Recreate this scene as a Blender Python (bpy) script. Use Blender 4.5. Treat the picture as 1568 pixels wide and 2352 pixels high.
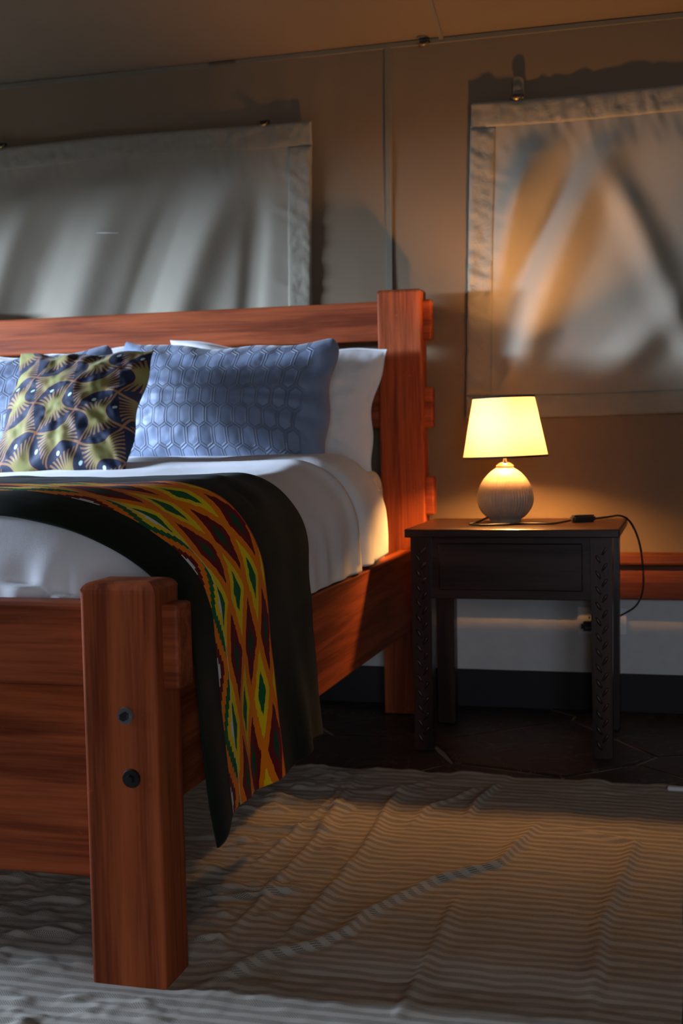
import bpy, bmesh, math, random
import numpy as np
from mathutils import Vector, Matrix

# ------------------------------------------------------------------ scene, camera, light
for o in list(bpy.data.objects):
    bpy.data.objects.remove(o, do_unlink=True)
scene = bpy.context.scene
COL = scene.collection
scene.view_settings.view_transform = 'Standard'
scene.view_settings.look = 'None'
scene.view_settings.gamma = 1.0
scene.view_settings.use_curve_mapping = False
scene.view_settings.exposure = 0.0
if hasattr(scene, 'cycles'):
    scene.cycles.max_bounces = 6
    scene.cycles.diffuse_bounces = 4
    scene.cycles.glossy_bounces = 2
    scene.cycles.adaptive_threshold = 0.02
    scene.cycles.caustics_reflective = False
    scene.cycles.caustics_refractive = False

FPX = 2900.0                      # focal length in pixels of the 1568-wide frame
EYE = 0.87                        # eye height over the floor
YAW, PITCH, ROLL = [math.radians(a) for a in (15.553, 3.632, -1.203)]
_f = np.array([-math.sin(YAW), math.cos(YAW), 0.0])
_r = np.array([math.cos(YAW), math.sin(YAW), 0.0])
_u = np.array([0, 0, 1.0])
C_F = _f * math.cos(PITCH) - _u * math.sin(PITCH)
_u2 = _u * math.cos(PITCH) + _f * math.sin(PITCH)
C_R = _r * math.cos(ROLL) + _u2 * math.sin(ROLL)
C_U = _u2 * math.cos(ROLL) - _r * math.sin(ROLL)

cam_d = bpy.data.cameras.new('camera')
cam = bpy.data.objects.new('camera', cam_d)
COL.objects.link(cam)
cam_d.sensor_fit = 'HORIZONTAL'
cam_d.sensor_width = 24.0
cam_d.lens = 24.0 * FPX / 1568.0
M = Matrix.Identity(4)
for i in range(3):
    M[i][0], M[i][1], M[i][2] = C_R[i], C_U[i], -C_F[i]
M[2][3] = EYE
cam.matrix_world = M
cam_d.clip_start = 0.05
cam_d.dof.use_dof = True
cam_d.dof.focus_distance = 2.45
cam_d.dof.aperture_fstop = 5.0
scene.camera = cam

world = bpy.data.worlds.new('world')
scene.world = world
world.use_nodes = True
world.node_tree.nodes['Background'].inputs[0].default_value = (0.55, 0.68, 1.0, 1)
world.node_tree.nodes['Background'].inputs[1].default_value = 0.04


def area(name, loc, direction, sx, sy, power, color, spread=180):
    d = bpy.data.lights.new(name, 'AREA')
    d.shape = 'RECTANGLE'
    d.size, d.size_y = sx, sy
    d.energy = power
    d.color = color
    d.spread = math.radians(spread)
    o = bpy.data.objects.new(name, d)
    COL.objects.link(o)
    o.location = loc
    o.rotation_euler = Vector(direction).to_track_quat('-Z', 'Y').to_euler()
    return o


# daylight from the tent's open side (left of the picture) and from its entrance behind the camera
area('window_left_offscreen', (-6.2, 1.25, 2.05), (1, 0.34, -0.20), 1.8, 1.6, 1600, (0.58, 0.74, 1.0), 120)
area('entrance_front_offscreen', (0.9, -2.4, 1.1), (-0.25, 1, 0), 1.2, 1.9, 45, (0.76, 0.84, 1.0))


def pix_ray(x, y):
    return C_F + C_R * (x - 784) / FPX - C_U * (y - 1176) / FPX


def on_floor(x, y, z=0.0):
    d = pix_ray(x, y)
    t = (z - EYE) / d[2]
    return np.array([0, 0, EYE]) + t * d


# ------------------------------------------------------------------ helpers: objects
def props(o, label=None, cat=None, group=None, kind=None):
    if label: o['label'] = label
    if cat: o['category'] = cat
    if group: o['group'] = group
    if kind: o['kind'] = kind
    return o


def empty(name, loc):
    o = bpy.data.objects.new(name, None)
    o.empty_display_size = 0.05
    COL.objects.link(o)
    o.location = loc
    return o


def root_loc(o):
    v = Vector((0, 0, 0))
    while o is not None:
        v += o.location
        o = o.parent
    return v


def link(name, me, mat=None, parent=None, origin=None, smooth=False):
    """vertices are in world coordinates; the object's origin goes to `origin`, or to its parent's."""
    o = bpy.data.objects.new(name, me)
    COL.objects.link(o)
    if parent is not None:
        base = root_loc(parent)
        o.parent = parent
    else:
        base = Vector(origin) if origin is not None else Vector((0, 0, 0))
        o.location = base
    if base.length > 0:
        me.transform(Matrix.Translation(-base))
    if mat: me.materials.append(mat)
    if smooth:
        me.polygons.foreach_set('use_smooth', [True] * len(me.polygons))
    me.update()
    return o


def bm_mesh(name, bm):
    me = bpy.data.meshes.new(name)
    bmesh.ops.recalc_face_normals(bm, faces=bm.faces[:])
    bm.to_mesh(me)
    bm.free()
    return me


def add_box(bm, x0, x1, y0, y1, z0, z1):
    m = Matrix.Translation(((x0 + x1) / 2, (y0 + y1) / 2, (z0 + z1) / 2)) @ Matrix.Diagonal((x1 - x0, y1 - y0, z1 - z0, 1))
    return bmesh.ops.create_cube(bm, size=1.0, matrix=m)['verts']


def box(name, b, mat, parent=None, bevel=0.004, seg=2, origin=None, top_round=0.0):
    bm = bmesh.new()
    add_box(bm, *b)
    if top_round > 0:
        z1 = b[5]
        es = [e for e in bm.edges if all(abs(v.co.z - z1) < 1e-6 for v in e.verts)]
        bmesh.ops.bevel(bm, geom=es, offset=top_round, segments=5, profile=0.5, affect='EDGES')
        es = [e for e in bm.edges if e.calc_length() > 0.1 and abs(e.verts[0].co.z - e.verts[1].co.z) > 0.1]
        bmesh.ops.bevel(bm, geom=es, offset=bevel, segments=3, profile=0.5, affect='EDGES')
    elif bevel > 0:
        bmesh.ops.bevel(bm, geom=bm.edges[:], offset=bevel, segments=seg, profile=0.5, affect='EDGES')
    o = link(name, bm_mesh(name, bm), mat, parent, origin)
    for p in o.data.polygons: p.use_smooth = False
    return o


def grid_mesh(name, P, uv=None, close_u=False):
    """P: (nu, nv, 3) array -> quad mesh, optional per-vertex uv (nu, nv, 2)."""
    nu, nv = P.shape[:2]
    idx = np.arange(nu * nv).reshape(nu, nv)
    if close_u:
        idx = np.vstack([idx, idx[:1]])
    q = np.stack([idx[:-1, :-1], idx[1:, :-1], idx[1:, 1:], idx[:-1, 1:]], -1).reshape(-1, 4)
    return raw_mesh(name, P.reshape(-1, 3), q, None if uv is None else uv.reshape(-1, 2))


def raw_mesh(name, V, Q, uv=None):
    me = bpy.data.meshes.new(name)
    n = len(Q)
    me.vertices.add(len(V))
    me.vertices.foreach_set('co', np.ascontiguousarray(V, dtype=np.float32).ravel())
    me.loops.add(n * 4)
    me.loops.foreach_set('vertex_index', np.ascontiguousarray(Q, dtype=np.int32).ravel())
    me.polygons.add(n)
    me.polygons.foreach_set('loop_start', np.arange(0, n * 4, 4, dtype=np.int32))
    me.update(calc_edges=True)
    if uv is not None:
        l = me.uv_layers.new(name='UVMap')
        l.data.foreach_set('uv', np.ascontiguousarray(uv[Q.ravel()], dtype=np.float32).ravel())
    me.validate()
    return me


def catmull(pts, n=8):
    pts = [Vector(p) for p in pts]
    out = []
    for i in range(len(pts) - 1):
        p0 = pts[max(i - 1, 0)]; p1 = pts[i]; p2 = pts[i + 1]; p3 = pts[min(i + 2, len(pts) - 1)]
        for k in range(n):
            t = k / n
            out.append(0.5 * ((2 * p1) + (p2 - p0) * t + (2 * p0 - 5 * p1 + 4 * p2 - p3) * t * t + (3 * p1 - p0 - 3 * p2 + p3) * t ** 3))
    out.append(pts[-1])
    return out


def tube_mesh(name, pts, r, sides=10):
    n = len(pts)
    P = []
    up = Vector((0, 0, 1))
    prev = None
    for i in range(n):
        t = (pts[min(i + 1, n - 1)] - pts[max(i - 1, 0)]).normalized()
        if prev is None:
            a = t.cross(up)
            if a.length < 1e-3: a = t.cross(Vector((1, 0, 0)))
        else:
            a = prev - t * prev.dot(t)
        a.normalize(); prev = a
        b = t.cross(a)
        rr = r[i] if hasattr(r, '__len__') else r
        P.append([pts[i] + (a * math.cos(k * 2 * math.pi / sides) + b * math.sin(k * 2 * math.pi / sides)) * rr for k in range(sides)])
    bm = bmesh.new()
    V = [[bm.verts.new(c) for c in ring] for ring in P]
    for i in range(n - 1):
        for k in range(sides):
            bm.faces.new((V[i][k], V[i][(k + 1) % sides], V[i + 1][(k + 1) % sides], V[i + 1][k]))
    bm.faces.new(V[0][::-1]); bm.faces.new(V[-1])
    return bm_mesh(name, bm)


def lathe_mesh(name, prof, centre, seg=48, rmod=None, cap=True):
    bm = bmesh.new()
    rings = []
    for (r, z) in prof:
        ring = []
        for k in range(seg):
            a = 2 * math.pi * k / seg
            rr = r * (rmod(a, z) if rmod else 1)
            ring.append(bm.verts.new((centre[0] + rr * math.cos(a), centre[1] + rr * math.sin(a), centre[2] + z)))
        rings.append(ring)
    for i in range(len(rings) - 1):
        for k in range(seg):
            bm.faces.new((rings[i][k], rings[i][(k + 1) % seg], rings[i + 1][(k + 1) % seg], rings[i + 1][k]))
    if cap:
        bm.faces.new(rings[0][::-1]); bm.faces.new(rings[-1])
    return bm_mesh(name, bm)


# ------------------------------------------------------------------ helpers: noise (numpy)
def vnoise(x, y, seed=0):
    x = np.asarray(x, float); y = np.asarray(y, float)
    xi = np.floor(x).astype(np.int64); yi = np.floor(y).astype(np.int64)
    fx = x - xi; fy = y - yi
    fx = fx * fx * fx * (fx * (fx * 6 - 15) + 10); fy = fy * fy * fy * (fy * (fy * 6 - 15) + 10)

    def h(a, b):
        n = (a * 374761393 + b * 668265263 + seed * 1442695041) & 0x7fffffff
        n = ((n ^ (n >> 13)) * 1274126177) & 0x7fffffff
        n = (n ^ (n >> 16)) & 0xffff
        return n / 32767.5 - 1
    a = h(xi, yi); b = h(xi + 1, yi); c = h(xi, yi + 1); d = h(xi + 1, yi + 1)
    return (a * (1 - fx) + b * fx) * (1 - fy) + (c * (1 - fx) + d * fx) * fy


def fbm(x, y, seed=0, oct=3, gain=0.5):
    s = 0; a = 1
    for i in range(oct):
        s = s + a * vnoise(x * 2 ** i + 13.7 * i, y * 2 ** i - 7.1 * i, seed + i)
        a *= gain
    return s


def sstep(a, b, x):
    t = np.clip((x - a) / (b - a), 0, 1)
    return t * t * (3 - 2 * t)


def ridge(X, Y, pts, w, amp, asym=0.0):
    """bump along a polyline in the X, Y plane; asym makes one flank steeper."""
    best = np.full(X.shape, 1e9); sgn = np.zeros(X.shape); tt = np.zeros(X.shape)
    pts = [np.array(p[:2], float) for p in pts]
    L = [0]
    for a, b in zip(pts[:-1], pts[1:]): L.append(L[-1] + np.linalg.norm(b - a))
    for k, (a, b) in enumerate(zip(pts[:-1], pts[1:])):
        d = b - a; l2 = d @ d
        t = np.clip(((X - a[0]) * d[0] + (Y - a[1]) * d[1]) / l2, 0, 1)
        px = X - a[0] - t * d[0]; py = Y - a[1] - t * d[1]
        dist = np.hypot(px, py)
        m = dist < best
        best = np.where(m, dist, best)
        sgn = np.where(m, np.sign(d[0] * py - d[1] * px), sgn)
        tt = np.where(m, (L[k] + t * math.sqrt(l2)) / L[-1], tt)
    ww = w * (1 + asym * sgn)
    fade = np.clip(np.minimum(tt, 1 - tt) * 5 + 0.12, 0, 1)
    return amp * np.exp(-(best / ww) ** 2) * fade


# ------------------------------------------------------------------ helpers: node expressions
class Ex:
    def __init__(s, g, sock): s.g, s.s = g, sock
    def _m(s, op, *o): return s.g.math(op, s, *o)
    def __add__(s, o): return s._m('ADD', o)
    __radd__ = __add__
    def __sub__(s, o): return s._m('SUBTRACT', o)
    def __rsub__(s, o): return s.g.math('SUBTRACT', o, s)
    def __mul__(s, o): return s._m('MULTIPLY', o)
    __rmul__ = __mul__
    def __truediv__(s, o): return s._m('DIVIDE', o)
    def __rtruediv__(s, o): return s.g.math('DIVIDE', o, s)
    def __pow__(s, o): return s._m('POWER', o)
    def abs(s): return s._m('ABSOLUTE')
    def floor(s): return s._m('FLOOR')
    def frac(s): return s._m('FRACT')
    def mod(s, o): return s._m('FLOORED_MODULO', o)
    def sin(s): return s._m('SINE')
    def min(s, o): return s._m('MINIMUM', o)
    def max(s, o): return s._m('MAXIMUM', o)
    def lt(s, o): return s._m('LESS_THAN', o)
    def gt(s, o): return s._m('GREATER_THAN', o)
    def tri(s): return ((s.frac() * 2.0) - 1.0).abs() * -1.0 + 1.0        # 0 at integers, 1 at halves
    def clamp(s): return s.min(1.0).max(0.0)
    def smooth(s, a, b):
        n = s.g.nt.nodes.new('ShaderNodeMapRange')
        n.interpolation_type = 'SMOOTHSTEP'
        s.g.put(n.inputs['Value'], s)
        n.inputs['From Min'].default_value = a; n.inputs['From Max'].default_value = b
        return Ex(s.g, n.outputs[0])


class Mat:
    def __init__(s, name):
        s.m = bpy.data.materials.new(name)
        s.m.use_nodes = True
        s.nt = s.m.node_tree
        s.b = s.nt.nodes['Principled BSDF']

    def put(s, inp, v):
        if isinstance(v, Ex): s.nt.links.new(v.s, inp)
        elif isinstance(v, tuple) and len(v) == 3 and inp.type == 'RGBA': inp.default_value = (*v, 1)
        else: inp.default_value = v

    def math(s, op, *a):
        n = s.nt.nodes.new('ShaderNodeMath'); n.operation = op
        for i, v in enumerate(a): s.put(n.inputs[i], v)
        return Ex(s, n.outputs[0])

    def uv(s):
        n = s.nt.nodes.new('ShaderNodeTexCoord')
        x = s.nt.nodes.new('ShaderNodeSeparateXYZ')
        s.nt.links.new(n.outputs['UV'], x.inputs[0])
        return Ex(s, x.outputs[0]), Ex(s, x.outputs[1])

    def obj(s):
        n = s.nt.nodes.new('ShaderNodeTexCoord')
        x = s.nt.nodes.new('ShaderNodeSeparateXYZ')
        s.nt.links.new(n.outputs['Object'], x.inputs[0])
        return [Ex(s, x.outputs[i]) for i in range(3)]

    def vec(s, x, y, z=0.0):
        n = s.nt.nodes.new('ShaderNodeCombineXYZ')
        for i, v in enumerate((x, y, z)): s.put(n.inputs[i], v)
        return Ex(s, n.outputs[0])

    def noise(s, v, scale=5.0, detail=3.0, rough=0.5, dist=0.0):
        n = s.nt.nodes.new('ShaderNodeTexNoise')
        s.put(n.inputs['Vector'], v)
        n.inputs['Scale'].default_value = scale
        n.inputs['Detail'].default_value = detail
        n.inputs['Roughness'].default_value = rough
        n.inputs['Distortion'].default_value = dist
        return Ex(s, n.outputs[0])

    def mix(s, f, a, b):
        n = s.nt.nodes.new('ShaderNodeMix'); n.data_type = 'RGBA'
        s.put(n.inputs['Factor'], f)
        s.put(n.inputs[6], a); s.put(n.inputs[7], b)
        return Ex(s, n.outputs[2])

    def bump(s, h, strength=0.5, dist=0.002):
        n = s.nt.nodes.new('ShaderNodeBump')
        s.put(n.inputs['Height'], h)
        n.inputs['Strength'].default_value = strength
        n.inputs['Distance'].default_value = dist
        s.nt.links.new(n.outputs[0], s.b.inputs['Normal'])

    def set(s, **k):
        for a, v in k.items():
            s.put(s.b.inputs[a.replace('_', ' ')], v)
        return s


def plain(name, col, rough=0.6, metal=0.0, spec=0.5, nscale=40.0, var=0.15, bump=0.1, bdist=0.001):
    m = Mat(name)
    x, y, z = m.obj()
    n = m.noise(m.vec(x, y, z), nscale, 3)
    c0 = tuple(c * (1 - var) for c in col); c1 = tuple(min(1, c * (1 + var)) for c in col)
    m.set(Base_Color=m.mix(n, c0, c1), Roughness=rough, Metallic=metal)
    m.b.inputs['Specular IOR Level'].default_value = spec
    if bump > 0: m.bump(n, bump, bdist)
    return m.m


def wood(name, axis, dark, light, rough=0.52, spec=0.14, scale=1.0, worn=0.0):
    m = Mat(name)
    c = m.obj()
    g = [c[i] * (1.3 if i == axis else 22.0) * scale for i in range(3)]
    v = m.vec(*g)
    n1 = m.noise(v, 1.0, 4, 0.55, 0.6)
    g2 = [c[i] * (5.0 if i == axis else 160.0) * scale for i in range(3)]
    n2 = m.noise(m.vec(*g2), 1.0, 3, 0.6)
    f = (n1 * 0.75 + n2 * 0.35).smooth(0.36, 0.74)
    col = m.mix(f, dark, light)
    n3 = m.noise(m.vec(*c), 34.0, 4, 0.65)
    if worn > 0:
        w = n3.smooth(0.66, 0.76) * worn
        col = m.mix(w, col, tuple(min(1, l * 2.0 + 0.02) for l in light))
    m.set(Base_Color=col, Roughness=n1 * 0.2 + (rough - 0.08))
    m.b.inputs['Specular IOR Level'].default_value = spec
    m.bump(n2 * 0.6 + n3 * (0.5 + worn), 0.25, 0.0012)
    return m.m


def cloth(name, col, rough=0.92, weave=900.0, wrinkle=14.0, wr=0.35, sheen=0.2, var=0.06):
    m = Mat(name)
    x, y, z = m.obj()
    v = m.vec(x, y, z)
    n = m.noise(v, wrinkle, 4, 0.55, 0.4)
    w = m.noise(v, weave, 1)
    m.set(Base_Color=m.mix(n, tuple(c * (1 - var) for c in col), tuple(min(1, c * (1 + var)) for c in col)), Roughness=rough)
    m.b.inputs['Sheen Weight'].default_value = sheen
    m.b.inputs['Specular IOR Level'].default_value = 0.2
    m.bump(n * 1.0 + w * 0.12, wr, 0.006)
    return m.m


# ------------------------------------------------------------------ materials
RED_D, RED_L = (0.14, 0.026, 0.008), (0.42, 0.095, 0.028)
W_X = wood('mahogany_along_x', 0, RED_D, RED_L, worn=0.1)
W_Y = wood('mahogany_along_y', 1, RED_D, RED_L, worn=0.1)
W_Z = wood('mahogany_upright', 2, RED_D, RED_L, worn=0.25)
D_X = wood('dark_stained_wood', 0, (0.014, 0.006, 0.004), (0.042, 0.015, 0.008), rough=0.3, spec=0.4)
D_Z = wood('dark_stained_wood_upright', 2, (0.014, 0.006, 0.004), (0.042, 0.015, 0.008), rough=0.3, spec=0.4)
B_X = wood('wall_beam_wood', 0, (0.06, 0.016, 0.007), (0.16, 0.045, 0.018), rough=0.45)
CANVAS = cloth('tan_canvas', (0.185, 0.132, 0.080), wrinkle=6, wr=0.3, sheen=0.1)
CANVAS_G = cloth('greenish_canvas', (0.30, 0.262, 0.195), wrinkle=9, wr=0.12, sheen=0.25)
CANVAS_H = cloth('canvas_hem', (0.27, 0.238, 0.176), wrinkle=30, wr=0.8, sheen=0.2)
CANVAS_S = cloth('canvas_seam', (0.16, 0.14, 0.10), wrinkle=30, wr=0.4, sheen=0.1)
WHITE_SHEET = cloth('white_cotton', (0.80, 0.80, 0.81), wrinkle=9, wr=0.22, sheen=0.1, var=0.02)
WHITE_PILLOW = cloth('white_pillowcase', (0.82, 0.81, 0.80), wrinkle=14, wr=0.10, sheen=0.1, var=0.02)
BRASS = plain('brass', (0.62, 0.44, 0.16), 0.3, 1.0, nscale=80, var=0.2)
STEEL = plain('zinc_steel', (0.55, 0.57, 0.60), 0.35, 1.0, nscale=120, var=0.2)
BLACK_STEEL = plain('blackened_steel', (0.035, 0.03, 0.03), 0.5, 0.6, nscale=90)
BLACK_PLASTIC = plain('black_plastic', (0.012, 0.012, 0.013), 0.4, nscale=200)
WHITE_PLASTIC = plain('white_plastic', (0.72, 0.72, 0.72), 0.35, nscale=60, var=0.04, bump=0.03)
PLASTER = plain('white_plaster', (0.60, 0.60, 0.58), 0.9, nscale=26, var=0.08, bump=0.4, bdist=0.004)
PLINTH = plain('black_plinth_paint', (0.012, 0.011, 0.011), 0.75, nscale=40, bump=0.2)
MORTAR = plain('pale_mortar', (0.36, 0.30, 0.24), 0.9, nscale=60, bump=0.4)
CHROME = plain('polished_nickel', (0.8, 0.78, 0.74), 0.15, 1.0, var=0.03, bump=0)
TRIM_BLACK = plain('black_binding_tape', (0.02, 0.018, 0.02), 0.8, nscale=300)
HOLE_SHADE = plain('dark_hole_shade', (0.01, 0.01, 0.01), 0.9)  # near-black colour standing in for the shade inside the socket holes

# ------------------------------------------------------------------ the tent shell
XL, XR, YF, YB = -4.3, 1.6, -2.2, 3.916
EAVE = 2.066


def stone_mat(i, c):
    m = Mat('flagstone_%d' % i)
    x, y, z = m.obj()
    v = m.vec(x, y, z)
    n = m.noise(v, 7.0, 5, 0.65, 0.8)
    vein = (m.noise(v, 5.0, 4, 0.6, 1.5) - 0.5).abs().smooth(0.018, 0.0) * 0.35
    col = m.mix(n.smooth(0.3, 0.75), tuple(k * 0.5 for k in c), tuple(k * 1.5 for k in c))
    col = m.mix(vein, col, (0.24, 0.2, 0.16))
    m.set(Base_Color=col, Roughness=n * 0.3 + 0.35)
    m.bump(n, 0.5, 0.006)
    return m.m


STONES = [stone_mat(i, c) for i, c in enumerate([(0.030, 0.020, 0.012), (0.042, 0.025, 0.013), (0.022, 0.017, 0.012), (0.034, 0.026, 0.018)])]


def build_floor():
    bm = bmesh.new()
    add_box(bm, XL, XR, YF, YB + 0.1, -0.06, -0.0052)
    fl = link('floor', bm_mesh('floor', bm), MORTAR)
    fl['kind'] = 'structure'
    rnd = random.Random(5)
    st = 0.46
    nx = int((XR - XL) / st) + 3; ny = int((YB - YF) / st) + 3
    S = {}
    for i in range(nx):
        for j in range(ny):
            S[i, j] = (XL - st + (i + 0.5 * (j % 2) + rnd.uniform(-0.36, 0.36)) * st, YF - st + (j + rnd.uniform(-0.36, 0.36)) * st)
    for (i, j), c in S.items():
        poly = [(c[0] - 1, c[1] - 1), (c[0] + 1, c[1] - 1), (c[0] + 1, c[1] + 1), (c[0] - 1, c[1] + 1)]
        cuts = [((XL, 0), (-1, 0)), ((XR, 0), (1, 0)), ((0, YF), (0, -1)), ((0, YB), (0, 1))]
        for di in range(-2, 3):
            for dj in range(-2, 3):
                d = S.get((i + di, j + dj))
                if d and d is not c:
                    n = (d[0] - c[0], d[1] - c[1]); l = math.hypot(*n); n = (n[0] / l, n[1] / l)
                    cuts.append((((c[0] + d[0]) / 2 - n[0] * 0.0035, (c[1] + d[1]) / 2 - n[1] * 0.0035), n))
        for p, n in cuts:
            out = []
            for k in range(len(poly)):
                a, b = poly[k], poly[(k + 1) % len(poly)]
                da = (a[0] - p[0]) * n[0] + (a[1] - p[1]) * n[1]; db = (b[0] - p[0]) * n[0] + (b[1] - p[1]) * n[1]
                if da <= 0: out.append(a)
                if da * db < 0:
                    t = da / (da - db); out.append((a[0] + (b[0] - a[0]) * t, a[1] + (b[1] - a[1]) * t))
            poly = out
            if len(poly) < 3: break
        if len(poly) < 3: continue
        # ragged outline
        pts = []
        for k in range(len(poly)):
            a, b = Vector((*poly[k], 0)), Vector((*poly[(k + 1) % len(poly)], 0))
            m = int(max(1, (b - a).length / 0.09))
            for q in range(m):
                w = a.lerp(b, q / m)
                cc = Vector((c[0], c[1], 0))
                if q: w = w + (cc - w).normalized() * rnd.uniform(0.0, 0.006)
                if not pts or (pts[-1] - w).length > 0.012: pts.append(w)
        if len(pts) < 3: continue
        h = rnd.uniform(-0.003, 0.0)
        bm = bmesh.new()
        cx = Vector((c[0], c[1], 0))
        lo = [bm.verts.new((p.x, p.y, -0.02)) for p in pts]
        mi = [bm.verts.new((p.x, p.y, h - 0.003)) for p in pts]
        hi = [bm.verts.new((p.x + (cx - p).normalized().x * 0.005, p.y + (cx - p).normalized().y * 0.005, h)) for p in pts]
        n = len(pts)
        for k in range(n):
            bm.faces.new((lo[k], lo[(k + 1) % n], mi[(k + 1) % n], mi[k]))
            bm.faces.new((mi[k], mi[(k + 1) % n], hi[(k + 1) % n], hi[k]))
        bm.faces.new(hi)
        link('flagstone', bm_mesh('flagstone', bm), STONES[rnd.randrange(4)], fl)
    return fl


build_floor()

box('wall_base', (XL, XR, YB, YB + 0.10, 0.0, 0.44), PLASTER, bevel=0)['kind'] = 'structure'
box('baseboard_back', (XL, XR, YB - 0.012, YB + 0.01, -0.012, 0.1135), PLINTH, bevel=0.003)['kind'] = 'structure'
beam = box('trim_1', (XL, XR, YB - 0.045, YB + 0.02, 0.347, 0.452), B_X, bevel=0.004)
beam['kind'] = 'structure'
box('ledge', (XL, XR, YB - 0.062, YB + 0.02, 0.4525, 0.488), B_X, beam, bevel=0.008)


def canvas_wall():
    xs = np.linspace(XL, XR, 420); zs = np.linspace(0.47, EAVE, 110)
    X, Z = np.meshgrid(xs, zs, indexing='ij')
    g = vnoise(X * 13, Z * 1.2, 3) * 0.6 + vnoise(X * 26, Z * 1.6, 9) * 0.3
    top = sstep(1.75, 2.0, Z)
    D = 0.003 * g * (0.35 + 1.3 * top) + 0.006 * fbm(X * 1.7, Z * 1.7, 21, 2)
    # soft pleats hanging below the roof seam and around the lamp side
    D += 0.003 * np.sin((X + 0.25 * Z) * 30) * sstep(1.5, 1.0, Z) * sstep(-1.2, -0.8, X) * sstep(-0.55, -0.75, X)
    P = np.stack([X, YB - 0.012 + D, Z], -1)
    o = link('wall_back', grid_mesh('wall_back', P), CANVAS, smooth=True)
    o.modifiers.new('thickness', 'SOLIDIFY').thickness = -0.003
    o['kind'] = 'structure'
    return o


WB = canvas_wall()


def strip(name, pts, w, mat, parent, lift=0.004, nrm=(0, -1, 0), side=(1, 0, 0)):
    """narrow sewn strip along pts."""
    n = Vector(nrm).normalized(); s = Vector(side).normalized()
    c = catmull(pts, 6)
    bm = bmesh.new()
    rows = []
    for p in c:
        rows.append([bm.verts.new(p - s * w / 2), bm.verts.new(p - s * w * 0.42 + n * lift), bm.verts.new(p + s * w * 0.42 + n * lift), bm.verts.new(p + s * w / 2)])
    for a, b in zip(rows[:-1], rows[1:]):
        for k in range(3): bm.faces.new((a[k], a[k + 1], b[k + 1], b[k]))
    return link(name, bm_mesh(name, bm), mat, parent)


strip('seam', [(-0.905, YB - 0.016, 2.062), (-0.908, YB - 0.017, 1.7), (-0.912, YB - 0.018, 1.35), (-0.915, YB - 0.017, 0.9), (-0.915, YB - 0.016, 0.49)], 0.022, CANVAS_S, WB, 0.006)
strip('eave_seam', [(x, YB - 0.016 + 0.003 * math.sin(3 * x), EAVE - 0.006) for x in np.linspace(XL, XR, 14)], 0.016, CANVAS_S, WB, 0.007, side=(0, 0, 1))

RIDGE_Y = (YB + YF) / 2; RIDGE_Z = 3.45


def roof():
    xs = np.linspace(XL, XR, 200); ts = np.linspace(0, 1, 60)
    X, T = np.meshgrid(xs, ts, indexing='ij')
    Y1 = YB - 0.005 + (RIDGE_Y - YB) * T; Z1 = EAVE - 0.004 + (RIDGE_Z - EAVE) * T
    w = 0.006 * vnoise(X * 5, T * 3, 31) + 0.012 * vnoise(X * 1.3, T * 2, 32)
    sag = -0.05 * np.sin(np.pi * T) + w * np.minimum(T * 8, 1)
    P1 = np.stack([X, Y1, Z1 + sag], -1)
    Y2 = RIDGE_Y + (YF - RIDGE_Y) * T; Z2 = RIDGE_Z + (EAVE - RIDGE_Z) * T
    P2 = np.stack([X, Y2, Z2 + sag[:, ::-1]], -1)
    P = np.concatenate([P1, P2[:, 1:]], 1)
    o = link('ceiling', grid_mesh('ceiling', P), CANVAS, smooth=True)
    o.modifiers.new('thickness', 'SOLIDIFY').thickness = 0.003
    o['kind'] = 'structure'
    dy, dz = RIDGE_Y - YB, RIDGE_Z - EAVE
    nrm = Vector((0, dz, -dy)).normalized() * -1
    pts = [(-0.735 - 0.02 * t, YB - 0.005 + dy * t, EAVE - 0.004 + dz * t - 0.05 * math.sin(math.pi * t) - 0.002) for t in np.linspace(0.004, 0.5, 9)]
    strip('roof_seam', pts, 0.014, CANVAS_S, o, 0.006, nrm=nrm)
    return o


roof()


def side_wall(name, x, out, openings):
    """canvas gable wall with window openings (y0, y1, z0, z1); out: -1 or +1, the side its thickness lies on."""
    bm = bmesh.new()
    a, b = sorted((x, x + out * 0.04))
    y = YF
    for y0, y1, z0, z1 in openings:
        add_box(bm, a, b, y, y0, 0, 2.08)
        add_box(bm, a, b, y0, y1, 0, z0)
        add_box(bm, a, b, y0, y1, z1, 2.08)
        y = y1
    add_box(bm, a, b, y, YB, 0, 2.08)
    tri = [[bm.verts.new((xx, yy, zz)) for (yy, zz) in ((YF, 2.08), (YB, 2.08), (RIDGE_Y, RIDGE_Z + 0.02))] for xx in (a, b)]
    bm.faces.new(tri[0]); bm.faces.new(tri[1][::-1])
    o = link(name, bm_mesh(name, bm), CANVAS)
    o['kind'] = 'structure'


side_wall('wall_left', XL, -1, [(1.58, 3.10, 0.60, 1.47)])
side_wall('wall_right', XR, 1, [])
bm = bmesh.new()
add_box(bm, XL, 0.15, YF - 0.04, YF, 0, 2.1); add_box(bm, 1.5, XR, YF - 0.04, YF, 0, 2.1); add_box(bm, 0.15, 1.5, YF - 0.04, YF, 2.05, 2.1)
link('wall_front', bm_mesh('wall_front', bm), CANVAS)['kind'] = 'structure'


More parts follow.
